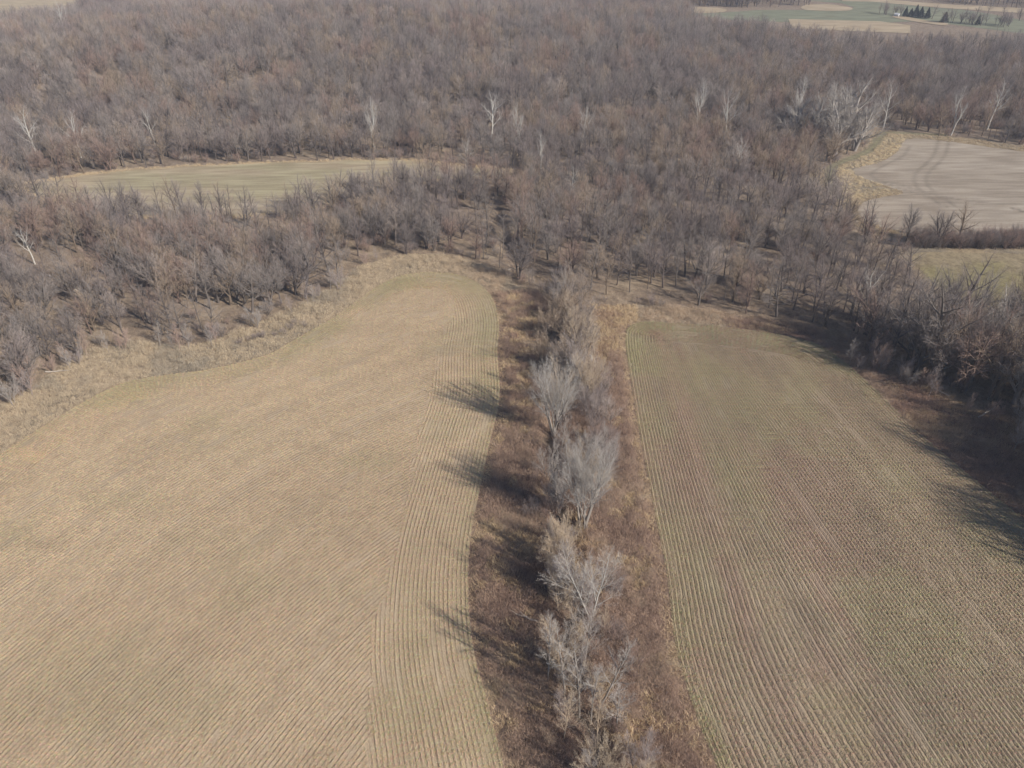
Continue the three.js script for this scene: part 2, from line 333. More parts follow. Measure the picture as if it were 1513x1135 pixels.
// the fields beyond
field('meadow', 'narrow pale green and tan field enclosed by woods', 'field', [['turf', sheet(lens, 3, 0.03, (x, z) => [x * 0.99 - z * 0.05, z + x * 0.05], (x, z) => {
  const e = nearest(lens, x, z, true).d, a = fbm(x / 30, z / 8, 121);
  let c = mix3([0.45, 0.365, 0.245], [0.40, 0.345, 0.215], smooth(0.35, 0.65, a));
  c = mix3(c, [0.43, 0.345, 0.255], smooth(-300, -285, z) * 0.7);
  return mix3([0.47, 0.37, 0.235], c, smooth(0.5, 3.5, e));
}), tilMat]]);
{
  const rutA = smoothLine([[209, -376], [196, -352], [186, -338], [176, -325], [170, -312], [168, -298], [170, -284]], false, 40), rutB = rutA.map(([x, z]) => [x - 4.5, z - 1]);
  const rutC = smoothLine([[148, -318], [158, -312], [166, -300], [180, -291], [205, -288], [250, -290]], false, 40), rutD = smoothLine([[190, -284], [200, -270], [212, -256]], false, 20);
  const rutE = smoothLine([[186, -366], [176, -350], [160, -334], [151, -322], [156, -308], [164, -296]], false, 40);
  field('tilled_field', 'grey harvested field with curving wheel tracks beside the straw-coloured bank', 'field', [['soil', sheet(tilled, 1.6, 0.03, (x, z) => [x, z], (x, z) => {
    let c = mix3([0.385, 0.32, 0.25], [0.435, 0.37, 0.295], fbm(x / 40, z / 6, 131));
    c = mix3(c, [0.33, 0.27, 0.205], smooth(0.48, 0.62, fbm(x / 22, z / 10, 133)) * 0.6);
    c = mix3(c, [0.33, 0.265, 0.20], smooth(175, 158, x) * 0.5 * smooth(0.3, 0.6, fbm(x / 9, z / 9, 137)));
    for (const r of [rutA, rutB, rutC, rutE]) c = mix3([0.29, 0.24, 0.185], c, smooth(0.3, 1.1, nearest(r, x, z).d));
    return mix3([0.21, 0.17, 0.13], c, smooth(0.4, 1.6, nearest(rutD, x, z).d));
  }), tilMat]]);
}
field('grass_field', 'small olive green field behind a strip of young trees', 'field', [['turf', sheet(small, 3, 0.03, (x, z) => [x, z], (x, z) => mix3([0.30, 0.255, 0.12], [0.35, 0.28, 0.17], smooth(0.35, 0.6, fbm(x / 14, z / 14, 141) + smooth(-232, -241, z) * 0.4))), plainMat]]);
{
  // farm track: two worn wheel lines in grass
  const pts = track, g = [];
  const w = 2.1, pos = [], uv = [], col = [], idx = [];
  pts.forEach(([x, z], i) => {
    const a = pts[Math.max(0, i - 1)], b = pts[Math.min(pts.length - 1, i + 1)], L = Math.hypot(b[0] - a[0], b[1] - a[1]), nx = -(b[1] - a[1]) / L, nz = (b[0] - a[0]) / L;
    [-1, -0.5, -0.2, 0.2, 0.5, 1].forEach((s, k) => { pos.push(x + nx * w * s, 0.025, z + nz * w * s); uv.push(x + nx * w * s, z + nz * w * s); col.push(...((k === 1 || k === 4) ? [0.26, 0.215, 0.14] : [0.29, 0.265, 0.15])); });
    if (i) for (let k = 0; k < 5; k++) { const q = i * 6 + k; idx.push(q - 6, q - 5, q, q - 5, q + 1, q); }
  });
  const bg = new THREE.BufferGeometry(); bg.setAttribute('position', new THREE.Float32BufferAttribute(pos, 3)); bg.setAttribute('uv', new THREE.Float32BufferAttribute(uv, 2)); bg.setAttribute('color', new THREE.Float32BufferAttribute(col, 3)); bg.setIndex(idx); bg.computeVertexNormals();
  const m = new THREE.Mesh(bg, plainMat); m.name = 'path'; m.receiveShadow = true;
  tag(m, 'grassy farm track winding round the straw-coloured bank', 'path', null, 'structure'); scene.add(m);
}
const drape = (d) => (x, z) => hill(x, z) + d;
field('winter_wheat_field', 'far green field beyond the woods with tan patches round it', 'field', [
  ['crop', sheet(P.farGreen, 8, drape(0.1), (x, z) => [x, z], (x, z) => mix3([0.20, 0.215, 0.135], [0.25, 0.25, 0.16], fbm(x / 40, z / 25, 151))), tilMat]]);
P.farTan.forEach((p, i) => field('straw_field', ['far tan field in front of the green field and behind the woods', 'small tan strip at the narrow end of the far green field', 'tan tongue at the bend of the far green field below a tree row', 'long pale tan field beyond the far green field and farm trees', 'tan yard strip running past the dark farm conifers'][i], 'field', [['crop', sheet(i === 0 || i === 3 ? p : smoothLine(p, true, 50), 8, drape(0.25 + i * 0.02), (x, z) => [x, z], (x, z) => mix3([0.43, 0.33, 0.21], [0.50, 0.40, 0.27], fbm(x / 30, z / 20, 161))), tilMat]]));
field('straw_field', 'pale tan field on the rise at the far end of the woods', 'field', [['crop', sheet(P.ridgeField, 10, drape(0.7), (x, z) => [x, z], () => [0.50, 0.40, 0.26]), tilMat]]);
// ---------------------------------------------------------------- plants: tubes for wood, slivers for twigs and straw
class Wood {
  constructor() { this.p = []; this.n = []; this.c = []; this.i = []; }
  tube(pts, radii, sides, col) {
    const start = this.p.length / 3, T = new THREE.Vector3(), A = new THREE.Vector3(), B = new THREE.Vector3();
    for (let k = 0; k < pts.length; k++) {
      T.subVectors(pts[Math.min(k + 1, pts.length - 1)], pts[Math.max(k - 1, 0)]).normalize();
      A.set(Math.abs(T.y) > 0.9 ? 1 : 0, Math.abs(T.y) > 0.9 ? 0 : 1, 0).cross(T).normalize(); B.crossVectors(T, A);
      for (let s = 0; s < sides; s++) {
        const a = s / sides * Math.PI * 2, x = Math.cos(a), y = Math.sin(a), nx = A.x * x + B.x * y, ny = A.y * x + B.y * y, nz = A.z * x + B.z * y;
        this.p.push(pts[k].x + nx * radii[k], pts[k].y + ny * radii[k], pts[k].z + nz * radii[k]); this.n.push(nx, ny, nz); this.c.push(...col);
      }
    }
    for (let k = 0; k < pts.length - 1; k++) for (let s = 0; s < sides; s++) {
      const a = start + k * sides + s, b = start + k * sides + (s + 1) % sides; this.i.push(a, b, a + sides, b, b + sides, a + sides);
    }
  }
  sliver(a, b, w, col, rnd) {                                  // one thin tapering triangle
    const start = this.p.length / 3, d = new THREE.Vector3().subVectors(b, a), s = new THREE.Vector3(rnd() - 0.5, rnd() - 0.5, rnd() - 0.5).cross(d).normalize().multiplyScalar(w / 2), n = new THREE.Vector3().crossVectors(d, s).normalize();
    this.p.push(a.x + s.x, a.y + s.y, a.z + s.z, a.x - s.x, a.y - s.y, a.z - s.z, b.x, b.y, b.z);
    for (let k = 0; k < 3; k++) { this.n.push(n.x, n.y, n.z); this.c.push(...col); }
    this.i.push(start, start + 1, start + 2);
  }
  geometry() {
    const g = new THREE.BufferGeometry();
    g.setAttribute('position', new THREE.Float32BufferAttribute(this.p, 3)); g.setAttribute('normal', new THREE.Float32BufferAttribute(this.n, 3)); g.setAttribute('color', new THREE.Float32BufferAttribute(this.c, 3)); g.setIndex(this.i);
    return g;
  }
}
const UPV = new THREE.Vector3(0, 1, 0);
function turned(dir, angle, azimuth) {
  const a = new THREE.Vector3(Math.abs(dir.y) > 0.95 ? 1 : 0, Math.abs(dir.y) > 0.95 ? 0 : 1, 0).cross(dir).normalize(), b = new THREE.Vector3().crossVectors(dir, a);
  return dir.clone().multiplyScalar(Math.cos(angle)).addScaledVector(a, Math.sin(angle) * Math.cos(azimuth)).addScaledVector(b, Math.sin(angle) * Math.sin(azimuth)).normalize();
}
// a branch and all it carries; wood goes to K.wood, twigs to K.twigs
function branch(K, at, dir, len, r, level) {
  const S = K.spec, rnd = K.rnd, last = level >= S.n.length, nseg = last ? 1 : Math.max(2, Math.round(len / S.seg[level]));
  const pts = [at.clone()], dirs = [dir.clone()]; let d = dir.clone(), p = at.clone();
  for (let k = 0; k < nseg; k++) {
    d = d.clone().add(new THREE.Vector3(rnd() - 0.5, rnd() - 0.5, rnd() - 0.5).multiplyScalar(S.bend[Math.min(level, S.bend.length - 1)] * 2)).addScaledVector(UPV, S.rise[Math.min(level, S.rise.length - 1)]).normalize();
    p = p.clone().addScaledVector(d, len / nseg); pts.push(p); dirs.push(d);
  }
  if (last) {
    const tone = 0.85 + 0.3 * rnd(), col = S.twigCol.map((v) => v * tone), w = S.twigW * (0.7 + 0.6 * rnd());
    K.twigs.sliver(pts[0], pts[1], w, col, rnd);
    for (let k = 0; k < S.fork; k++) {
      const t = 0.25 + 0.6 * rnd(), q = pts[0].clone().lerp(pts[1], t), e = turned(dirs[1], 0.35 + 0.45 * rnd(), rnd() * 6.28).addScaledVector(UPV, 0.15).normalize();
      K.twigs.sliver(q, q.clone().addScaledVector(e, len * (0.4 + 0.35 * rnd())), w * 0.8, col, rnd);
    }
    return;
  }
  const end = S.thin[level], radii = pts.map((_, k) => r * mix(1, end, k / nseg));
  const dark = mix(1, 0.9, rnd()), col = mix3(S.barkCol, S.limbCol, clamp(level / 2)).map((v) => v * dark);
  if (level < 3) K.wood.tube(pts, radii, level === 0 ? 6 : level === 1 ? 4 : 3, col);
  else for (let k = 0; k < nseg; k++) K.twigs.sliver(pts[k], k === nseg - 1 ? pts[k + 1] : pts[k + 1].clone().lerp(pts[k], -0.5), Math.max(S.twigW * 1.2, radii[k] * 2), mix3(S.limbCol, S.twigCol, 0.6), rnd);
  const n = Math.max(1, Math.round(S.n[level] * (0.8 + 0.4 * rnd()))), az0 = rnd() * 6.28;
  for (let k = 0; k < n; k++) {
    const t = mix(S.from[level], 1, (k + 0.2 + 0.6 * rnd()) / n), f = t * nseg, i = Math.min(nseg - 1, Math.floor(f)), q = pts[i].clone().lerp(pts[i + 1], f - i);
    const ang = S.angle[level] * (0.7 + 0.6 * rnd()) * mix(1.15, 0.75, t), len2 = len * S.ratio[level] * mix(1, S.tip[level], t) * (0.8 + 0.4 * rnd());
    branch(K, q, turned(dirs[i + 1], ang, az0 + k * 2.4 + rnd() * 0.5), len2, Math.max(0.006, r * mix(1, end, t) * S.slim[level]), level + 1);
  }
  branch(K, pts[nseg], dirs[nseg], len * S.ratio[level] * S.tip[level] * 1.1, r * end * 0.9, level + 1);
}
const GREYB = { barkCol: [0.12, 0.097, 0.082], limbCol: [0.20, 0.168, 0.145], twigCol: [0.355, 0.30, 0.268] };
const WHITE = { barkCol: [0.46, 0.425, 0.375], limbCol: [0.53, 0.49, 0.44], twigCol: [0.38, 0.335, 0.30] };
const SILVER = { barkCol: [0.27, 0.232, 0.20], limbCol: [0.46, 0.418, 0.375], twigCol: [0.42, 0.375, 0.335] };
const base5 = { seg: [1.6, 1.1, 0.8, 0.6], bend: [0.05, 0.11, 0.13, 0.15], rise: [0.02, 0.07, 0.07, 0.05], thin: [0.5, 0.35, 0.35, 0.3], slim: [0.6, 0.55, 0.5, 0.5], twigW: 0.008, fork: 2 };
const SPEC = {
  spreading: { ...base5, ...GREYB, n: [9, 7, 6, 4], from: [0.38, 0.25, 0.2, 0.1], angle: [0.85, 0.75, 0.7, 0.6], ratio: [0.5, 0.5, 0.48, 0.55], tip: [0.65, 0.6, 0.7, 0.8] },
  upright: { ...base5, ...GREYB, n: [10, 7, 6, 4], from: [0.3, 0.15, 0.15, 0.1], angle: [0.75, 0.65, 0.6, 0.55], ratio: [0.45, 0.5, 0.48, 0.55], tip: [0.55, 0.6, 0.7, 0.8], rise: [0.02, 0.1, 0.1, 0.07] },
  vase: { ...base5, ...GREYB, n: [9, 8, 6, 4], from: [0.2, 0.25, 0.15, 0.1], angle: [0.62, 0.55, 0.55, 0.5], ratio: [0.75, 0.45, 0.45, 0.55], tip: [0.75, 0.6, 0.7, 0.8], rise: [0.0, 0.04, 0.07, 0.06] },
  pole: { ...base5, ...GREYB, n: [12, 5, 5], from: [0.35, 0.2, 0.1], angle: [0.7, 0.6, 0.5], ratio: [0.24, 0.5, 0.55], tip: [0.6, 0.7, 0.8], twigW: 0.015 },
  sycamore: { ...base5, ...WHITE, n: [6, 6, 5, 3], from: [0.42, 0.25, 0.25, 0.2], angle: [0.75, 0.8, 0.8, 0.7], ratio: [0.55, 0.5, 0.48, 0.55], tip: [0.8, 0.6, 0.7, 0.8], bend: [0.08, 0.2, 0.24, 0.2], slim: [0.6, 0.55, 0.52, 0.5], twigW: 0.013 },
  shrub: { ...base5, ...GREYB, n: [5, 5, 4], from: [0.25, 0.15, 0.1], angle: [0.5, 0.5, 0.45], ratio: [0.5, 0.5, 0.55], tip: [0.7, 0.8, 0.9], seg: [0.9, 0.6, 0.5], bend: [0.12, 0.14, 0.15], rise: [0.05, 0.06, 0.05], twigW: 0.0125 },
};
// one tree: stems from the ground, each { lean, azimuth, length, radius, foot }
function growTree(spec, seed, stems, scaleTo) {
  const parts = [], rnd = makeRandom(seed);
  for (const s of stems) {
    const K = { spec, rnd, wood: new Wood(), twigs: new Wood() };
    const dir = new THREE.Vector3(Math.sin(s.lean) * Math.cos(s.az), Math.cos(s.lean), Math.sin(s.lean) * Math.sin(s.az));
    branch(K, new THREE.Vector3(s.x || 0, -0.35, s.z || 0), dir, s.len, s.r, 0);
    parts.push({ wood: K.wood.geometry(), twigs: K.twigs.geometry() });
  }
  if (scaleTo) {
    let top = 0;
    for (const p of parts) { p.twigs.computeBoundingBox(); top = Math.max(top, p.twigs.boundingBox.max.y); }
    for (const p of parts) for (const g of [p.wood, p.twigs]) g.scale(scaleTo / top, scaleTo / top, scaleTo / top);
  }
  return parts;
}
const one = (len, r, lean = 0.04, az = 1) => [{ len, r, lean, az }];
const many = (k, len, r, lean, seed, spread = 0.5) => { const q = makeRandom(seed); return Array.from({ length: k }, (_, i) => ({ len: len * (0.75 + 0.35 * q()), r: r * (0.7 + 0.5 * q()), lean: lean * (0.35 + 0.9 * q()), az: i / k * 6.28 + q() * 1.2, x: (q() - 0.5) * spread, z: (q() - 0.5) * spread })); };
// kinds of woodland tree, all 15 m tall before scaling
const kinds = [
  growTree(SPEC.spreading, 11, one(9.5, 0.24), 15), growTree(SPEC.spreading, 12, one(8.5, 0.22, 0.1, 2), 14), growTree(SPEC.spreading, 13, one(9, 0.25, 0.06, 4), 15),
  growTree(SPEC.upright, 21, one(12, 0.2), 16), growTree(SPEC.upright, 22, one(11, 0.18, 0.08, 5), 15), growTree(SPEC.upright, 23, one(11, 0.19, 0.05, 3), 15),
  growTree(SPEC.vase, 31, one(6, 0.24), 14), growTree(SPEC.vase, 32, one(5.5, 0.24, 0.07, 2), 14), growTree(SPEC.vase, 33, many(2, 6, 0.2, 0.2, 5), 13.5),
  growTree(SPEC.pole, 41, one(13, 0.13, 0.05, 2), 15), growTree(SPEC.pole, 42, one(12, 0.12, 0.08, 4), 14), growTree(SPEC.upright, 24, many(3, 9, 0.13, 0.16, 9), 13),
].map((parts) => ({ wood: mergeGeometries(parts.map((p) => p.wood)), twigs: mergeGeometries(parts.map((p) => p.twigs)) }));
const whole = kinds.map((k) => mergeGeometries([k.wood, k.twigs]));
console.log('tree triangles', whole.map((g) => g.index.count / 3).join(' '));
const TINTS = { 'grey-brown': [1, 1, 1], 'reddish-brown': [1.1, 0.9, 0.82], 'purple-grey': [0.93, 0.88, 0.9], 'pale grey': [1.45, 1.42, 1.4], 'tan': [1.25, 1.12, 0.92], 'dark grey': [0.72, 0.70, 0.72] };
const woodMat = {}; for (const k in TINTS) woodMat[k] = new THREE.MeshStandardMaterial({ name: k, vertexColors: true, color: new THREE.Color().setRGB(...TINTS[k]), roughness: 0.95, side: THREE.DoubleSide });
const plantMat = new THREE.MeshStandardMaterial({ vertexColors: true, roughness: 0.95, side: THREE.DoubleSide });
function treeThing(name, geos, mat) {
  const o = new THREE.Group(); o.name = numbered(name);
  const t = new THREE.Mesh(geos.wood, mat), c = new THREE.Mesh(geos.twigs, mat); t.name = 'trunk'; c.name = 'crown'; o.add(t, c);
  return shadows(o);
}
const protos = {};
function placeTree(name, kind, tint, x, z, scale, turn, label, group, girth = 1) {
  const key = `${kind}/${tint}/${name}`, src = protos[key]; let o;
  if (src) { o = src.clone(); o.name = numbered(name); o.userData = {}; } else o = protos[key] = treeThing(name, typeof kind === 'number' ? kinds[kind] : special[kind], woodMat[tint]);
  o.position.set(x, ground(x, z), z); o.rotation.y = turn; o.scale.set(scale * girth, scale, scale * girth);
  tag(o, label, 'tree', group); scene.add(o); return o;
}
function scatter(name, geos, items, mat, parent) {              // many copies: items are [variant, x, y, z, turn, sx, sy, r, g, b, tilt]
  const M = new THREE.Matrix4(), Q = new THREE.Quaternion(), E = new THREE.Euler(), V = new THREE.Vector3(), Sc = new THREE.Vector3(), col = new THREE.Color();
  geos.forEach((g, v) => {
    const mine = items.filter((q) => q[0] === v); if (!mine.length) return;
    const m = new THREE.InstancedMesh(g, mat, mine.length); m.name = name; m.userData.kind = 'stuff'; m.castShadow = m.receiveShadow = true;
    mine.forEach((q, k) => { M.compose(V.set(q[1], q[2], q[3]), Q.setFromEuler(E.set(q[10] || 0, q[4], 0)), Sc.set(q[5], q[6], q[5])); m.setMatrixAt(k, M); m.setColorAt(k, col.setRGB(q[7], q[8], q[9])); });
    parent.add(m);
  });
}
function mass(name, label, category) { const o = new THREE.Group(); o.name = numbered(name); tag(o, label, category, null, 'stuff'); scene.add(o); return o; }

// ---------------------------------------------------------------- trees that stand out one by one
const mergedKind = (parts) => ({ wood: mergeGeometries(parts.map((p) => p.wood)), twigs: mergeGeometries(parts.map((p) => p.twigs)) });
const special = {
  sycamoreA: mergedKind(growTree(SPEC.sycamore, 51, one(10, 0.34), 20)), sycamoreB: mergedKind(growTree(SPEC.sycamore, 52, one(11, 0.3, 0.1, 3), 20)), sycamoreC: mergedKind(growTree({ ...SPEC.sycamore, angle: [0.5, 0.6, 0.7, 0.6] }, 53, many(2, 10, 0.28, 0.18, 4), 20)),
  cottonwood: mergedKind(growTree({ ...SPEC.vase, ...SILVER, limbCol: [0.44, 0.395, 0.35], twigCol: [0.40, 0.35, 0.31], n: [9, 8, 7, 5], twigW: 0.018 }, 54, one(7, 0.5), 25)), cottonwoodB: mergedKind(growTree({ ...SPEC.vase, ...SILVER, limbCol: [0.44, 0.395, 0.35], twigCol: [0.40, 0.35, 0.31], n: [9, 8, 7, 5], twigW: 0.018 }, 55, many(2, 7, 0.42, 0.16, 8), 25)),
};
const standing = [];                                           // keep woodland copies a little away from these
const SYC = 'white-barked sycamores scattered through the woods';
for (const [kind, x, z, h, turn, label] of [
  ['sycamoreA', -211.4, -346.7, 24, 0.4, 'white-limbed sycamore with widely spread crooked branches at the end of the enclosed field'],
  ['sycamoreB', -193.1, -348, 22, 2.0, 'slim white sycamore behind the tapering end of the enclosed field'],
  ['sycamoreC', -64.2, -364.3, 24, 1.2, 'tall white two-stemmed sycamore behind the middle of the enclosed field'],
  ['sycamoreA', -9.8, -375, 24, 3.3, 'white sycamore of the pair behind the rounded end of the enclosed field, taller'],
  ['sycamoreC', 2.6, -364.1, 22, 4.1, 'white sycamore of the pair behind the rounded end of the enclosed field, shorter'],
  ['sycamoreB', 32.4, -366.3, 20, 0.2, null], ['sycamoreC', 12.3, -332.1, 17, 5.2, null], ['sycamoreA', 22.9, -295.5, 14, 2.2, null],
  ['sycamoreC', 92.1, -394.5, 26, 0.9, null], ['sycamoreB', 102.5, -376.8, 26, 2.9, null], ['sycamoreA', 93.4, -322.2, 18, 1.7, null], ['sycamoreB', -20, -325.5, 16, 0.6, null], ['sycamoreB', -167.7, -368.5, 18, 3.7, null],
  ['sycamoreA', -316.3, -595.2, 26, 2.4, 'white sycamore on the far wooded rise beside pale trees'], ['sycamoreC', 143.3, -402.3, 26, 1.0, 'white sycamore standing behind the pale cottonwood clump'],
  ['sycamoreA', 99, -193.8, 18, 4.4, 'slender white sycamore at the wood edge above the shaded stubble corner'],
  ['sycamoreA', -154.6, -232.9, 14, 5.5, 'crooked white sycamore in the woods between the two larger left-hand fields'.replace('left-hand ', '')],
  ['sycamoreB', 186.4, -398, 24, 5.1, 'white sycamore at the bend of the grassy farm track'], ['sycamoreC', 214, -384.5, 24, 2.7, 'white sycamore at the wood edge along the grey harvested field'], ['sycamoreA', 237, -395, 25, 1.4, 'white sycamore behind the wood edge along the grey harvested field'],
]) {
  placeTree('sycamore_tree', kind, 'grey-brown', x, z, h / 20, turn, label || 'white-barked sycamore rising out of the middle of the woods', label ? undefined : SYC);
  standing.push([x, z, 4]);
}
for (const [kind, x, z, h, turn, label] of [
  ['cottonwood', 139.3, -365.8, 25, 0, 'pale cottonwood on the outer flank of the clump by the farm track'], ['cottonwoodB', 149.1, -370.2, 30, 1, 'tallest pale grey cottonwood of the clump by the farm track'], ['cottonwood', 158.3, -372, 30, 2, 'broad pale cottonwood of the clump by the farm track, next to the track bend'],
  ['cottonwoodB', 157.1, -358.7, 24, 3, 'shorter pale cottonwood of the clump right beside the farm track'], ['cottonwood', 145.9, -352.1, 23, 4, 'pale cottonwood with bright stems in front of its clump by the farm track'],
  ['cottonwoodB', 152, -361, 27, 5, 'full pale cottonwood in the middle of the clump by the farm track'], ['cottonwood', 133, -373, 22, 1.5, 'small pale cottonwood standing apart behind the clump by the farm track'],
]) { placeTree('cottonwood_tree', kind, 'grey-brown', x, z, h / 25, turn, label, 'pale cottonwoods by the farm track', 1.5); standing.push([x, z, 5]); }
for (const [x, z, h, kind, turn] of [[110.5, -170, 21, 'cottonwood', 1], [114, -163, 22, 'cottonwoodB', 2], [122.8, -171, 22, 'cottonwood', 3.5], [119.5, -153, 23, 'cottonwoodB', 5], [128, -160, 23, 'cottonwood', 4.2], [125, -142, 23, 'cottonwoodB', 0.4], [130, -128, 23, 'cottonwood', 2.4]]) {
  placeTree('maple_tree', kind, 'grey-brown', x, z, h / 25, turn, 'pale grey broad-crowned maple in the woods shading the smaller stubble field', 'pale maples shading the smaller stubble field', 1.0); standing.push([x, z, 4]);
}
// the row of trees along the ditch: stems and their twigs are parts
function rowTree(name, parts, tint, x, z, label, turn = 0) {
  const o = new THREE.Group(); o.name = numbered(name);
  for (const p of parts) { const s = new THREE.Mesh(p.wood, woodMat[tint]); s.name = parts.length > 1 ? 'stem' : 'trunk'; const t = new THREE.Mesh(p.twigs, woodMat[tint]); t.name = 'twigs'; s.add(t); o.add(s); }
  o.position.set(x, ground(x, z), z); o.rotation.y = turn; tag(o, label, 'tree'); scene.add(shadows(o)); standing.push([x, z, 3]); return o;
}
const fan = { ...SPEC.vase, ...SILVER, n: [9, 8, 7, 4], from: [0.36, 0.2, 0.15, 0.1], ratio: [0.52, 0.5, 0.45, 0.55], angle: [0.5, 0.52, 0.5, 0.5], tip: [0.7, 0.65, 0.7, 0.8], rise: [0.03, 0.06, 0.06, 0.05], twigW: 0.0088 };
rowTree('maple_tree', growTree(fan, 61, many(6, 12, 0.17, 0.3, 61, 0.8), 22.5), 'grey-brown', 9.2, -140.9, 'pale fan-crowned tree of many stems, farthest up the ditch row');
rowTree('maple_tree', growTree(fan, 63, many(8, 12.5, 0.19, 0.24, 62, 1.6), 22.5), 'grey-brown', 13.7, -110.4, 'broad pale dome-crowned tree of many stems beside the ditch');
rowTree('birch_tree', growTree({ ...SPEC.sycamore, n: [9, 7, 7, 4], from: [0.3, 0.2, 0.15, 0.1], angle: [0.6, 0.6, 0.6, 0.6], ratio: [0.52, 0.5, 0.5, 0.55], bend: [0.05, 0.1, 0.13, 0.15], rise: [0.03, 0.07, 0.06, 0.05], twigCol: [0.5, 0.44, 0.39], twigW: 0.014, slim: [0.55, 0.5, 0.5, 0.5] }, 65, [{ len: 11, r: 0.16, lean: 0.12, az: 0 }, { len: 10.5, r: 0.13, lean: 0.34, az: 3.3 }], 19), 'grey-brown', 13.4, -88.3, 'forked white-barked tree with an open crown beside the ditch');
for (const [x, z, h, seed, label] of [
  [5.6, -76.8, 16, 71, 'thin pole-like pale tree standing alone on the field side of the ditch'], [8.2, -74.6, 16.5, 72, 'thin pale tree in the close clump of poles on the ditch bank'], [10.1, -70.9, 18, 73, 'tallest thin pale tree in the close clump of poles on the ditch bank'], [11.8, -69.8, 15, 74, 'thin pale tree in the close clump of poles on the ditch bank'], [13.6, -72.7, 16, 75, 'twiggy pale tree leaning out from the clump of poles over the red brush'],
]) { const o = rowTree('ash_tree', growTree({ ...SPEC.upright, ...SILVER, n: [12, 6, 5, 4], angle: [0.75, 0.7, 0.65, 0.6], ratio: [0.27, 0.5, 0.48, 0.55], from: [0.3, 0.15, 0.15, 0.1], twigW: 0.010 }, seed, one(11, 0.13, seed === 75 ? 0.28 : 0.06, seed === 75 ? 0 : seed), h), 'grey-brown', x, z, label); if (label.startsWith('thin pale tree in')) o.userData.group = 'thin pale trees on the ditch bank'; }
rowTree('ash_tree', growTree({ ...SPEC.vase, ...SILVER, n: [7, 6, 6, 4], twigW: 0.018 }, 77, many(4, 5, 0.1, 0.4, 12, 1), 10), 'tan', 12.6, -61.5, 'bushy tan tree with spreading stems at the near end of the ditch row');
// slim young trees between the big ones
['saplingA', 'saplingB', 'saplingC'].forEach((k, i) => { special[k] = mergedKind(growTree({ ...SPEC.upright, ...SILVER, barkCol: [0.3, 0.255, 0.22], limbCol: [0.40, 0.35, 0.31], twigCol: [0.40, 0.352, 0.315], n: [11, 7, 5, 4], from: [0.2, 0.15, 0.15, 0.1], angle: [0.6, 0.6, 0.6, 0.55], ratio: [0.36, 0.5, 0.48, 0.55], twigW: 0.0085 }, 701 + i, i === 2 ? many(3, 6, 0.07, 0.25, 33, 0.8) : one(7, 0.08, 0.08, i * 3), 10)); });
{
  const q = makeRandom(909), put = (x, z, h, where, group) => { placeTree('young_tree', ['saplingA', 'saplingB', 'saplingC'][Math.floor(q() * 3)], ['grey-brown', 'tan', 'purple-grey'][Math.floor(q() * 3)], x, z, h / 10, q() * 6.28, where, group, 0.9 + 0.4 * q()); standing.push([x, z, 1.5]); };
  for (let k = 0; k < 14; k++) put(mix(11, 19, q()), mix(-212, -146, q()), mix(10, 15, q()), 'slim young grey tree rising from the thicket at the head of the ditch row', 'young trees in the thicket at the head of the ditch row');
  for (let k = 0; k < 14; k++) put(mix(7, 18, q()), mix(-136, -114, q()), mix(6, 11, q()), 'slim young grey tree between the fan-crowned and dome-crowned trees', 'young trees between the two many-stemmed trees');
  for (let k = 0; k < 22; k++) put(mix(5, 13, q()), mix(-110, -90, q()), mix(7, 13, q()), 'slim young grey tree across the ditch from the forked white tree', 'young trees across the ditch');
  for (let k = 0; k < 15; k++) put(mix(5, 17, q()), mix(-86, -66, q()), mix(6, 13, q()), 'slim young grey tree among the clump of pale poles', 'young trees among the clump of poles');
  for (let k = 0; k < 12; k++) put(mix(9, 20, q()), mix(-66, -50, q()), mix(6, 11, q()), 'slim young tan-grey tree past the clump of poles', 'young trees past the clump of poles');
}
{
  const q = makeRandom(919);
  for (let k = 0, n = 0; k < 4000 && n < 56; k++) {
    const east = n < 24, x = east ? mix(84, 118, q()) : mix(-122, -40, q()), z = east ? mix(-190, -120, q()) : mix(-240, -150, q()), d = nearest(woodEdge, x, z).d;
    if (!inside(open, x, z) || inside(rightField, x, z) || inside(leftField, x, z) || d > (east ? 9 : 3.5)) continue;
    placeTree('young_tree', ['saplingA', 'saplingB', 'saplingC'][Math.floor(q() * 3)], ['grey-brown', 'purple-grey', 'reddish-brown'][Math.floor(q() * 3)], x, z, mix(5, 10, q()) / 10, q() * 6.28, east ? 'thin young tree out in the shaded brush beside the smaller stubble field' : 'thin young tree at the front of the woods in the curved tan margin', east ? 'thin young trees in the shaded brush' : 'thin young trees along the curved margin', 0.9 + 0.5 * q()); n++;
  }
}
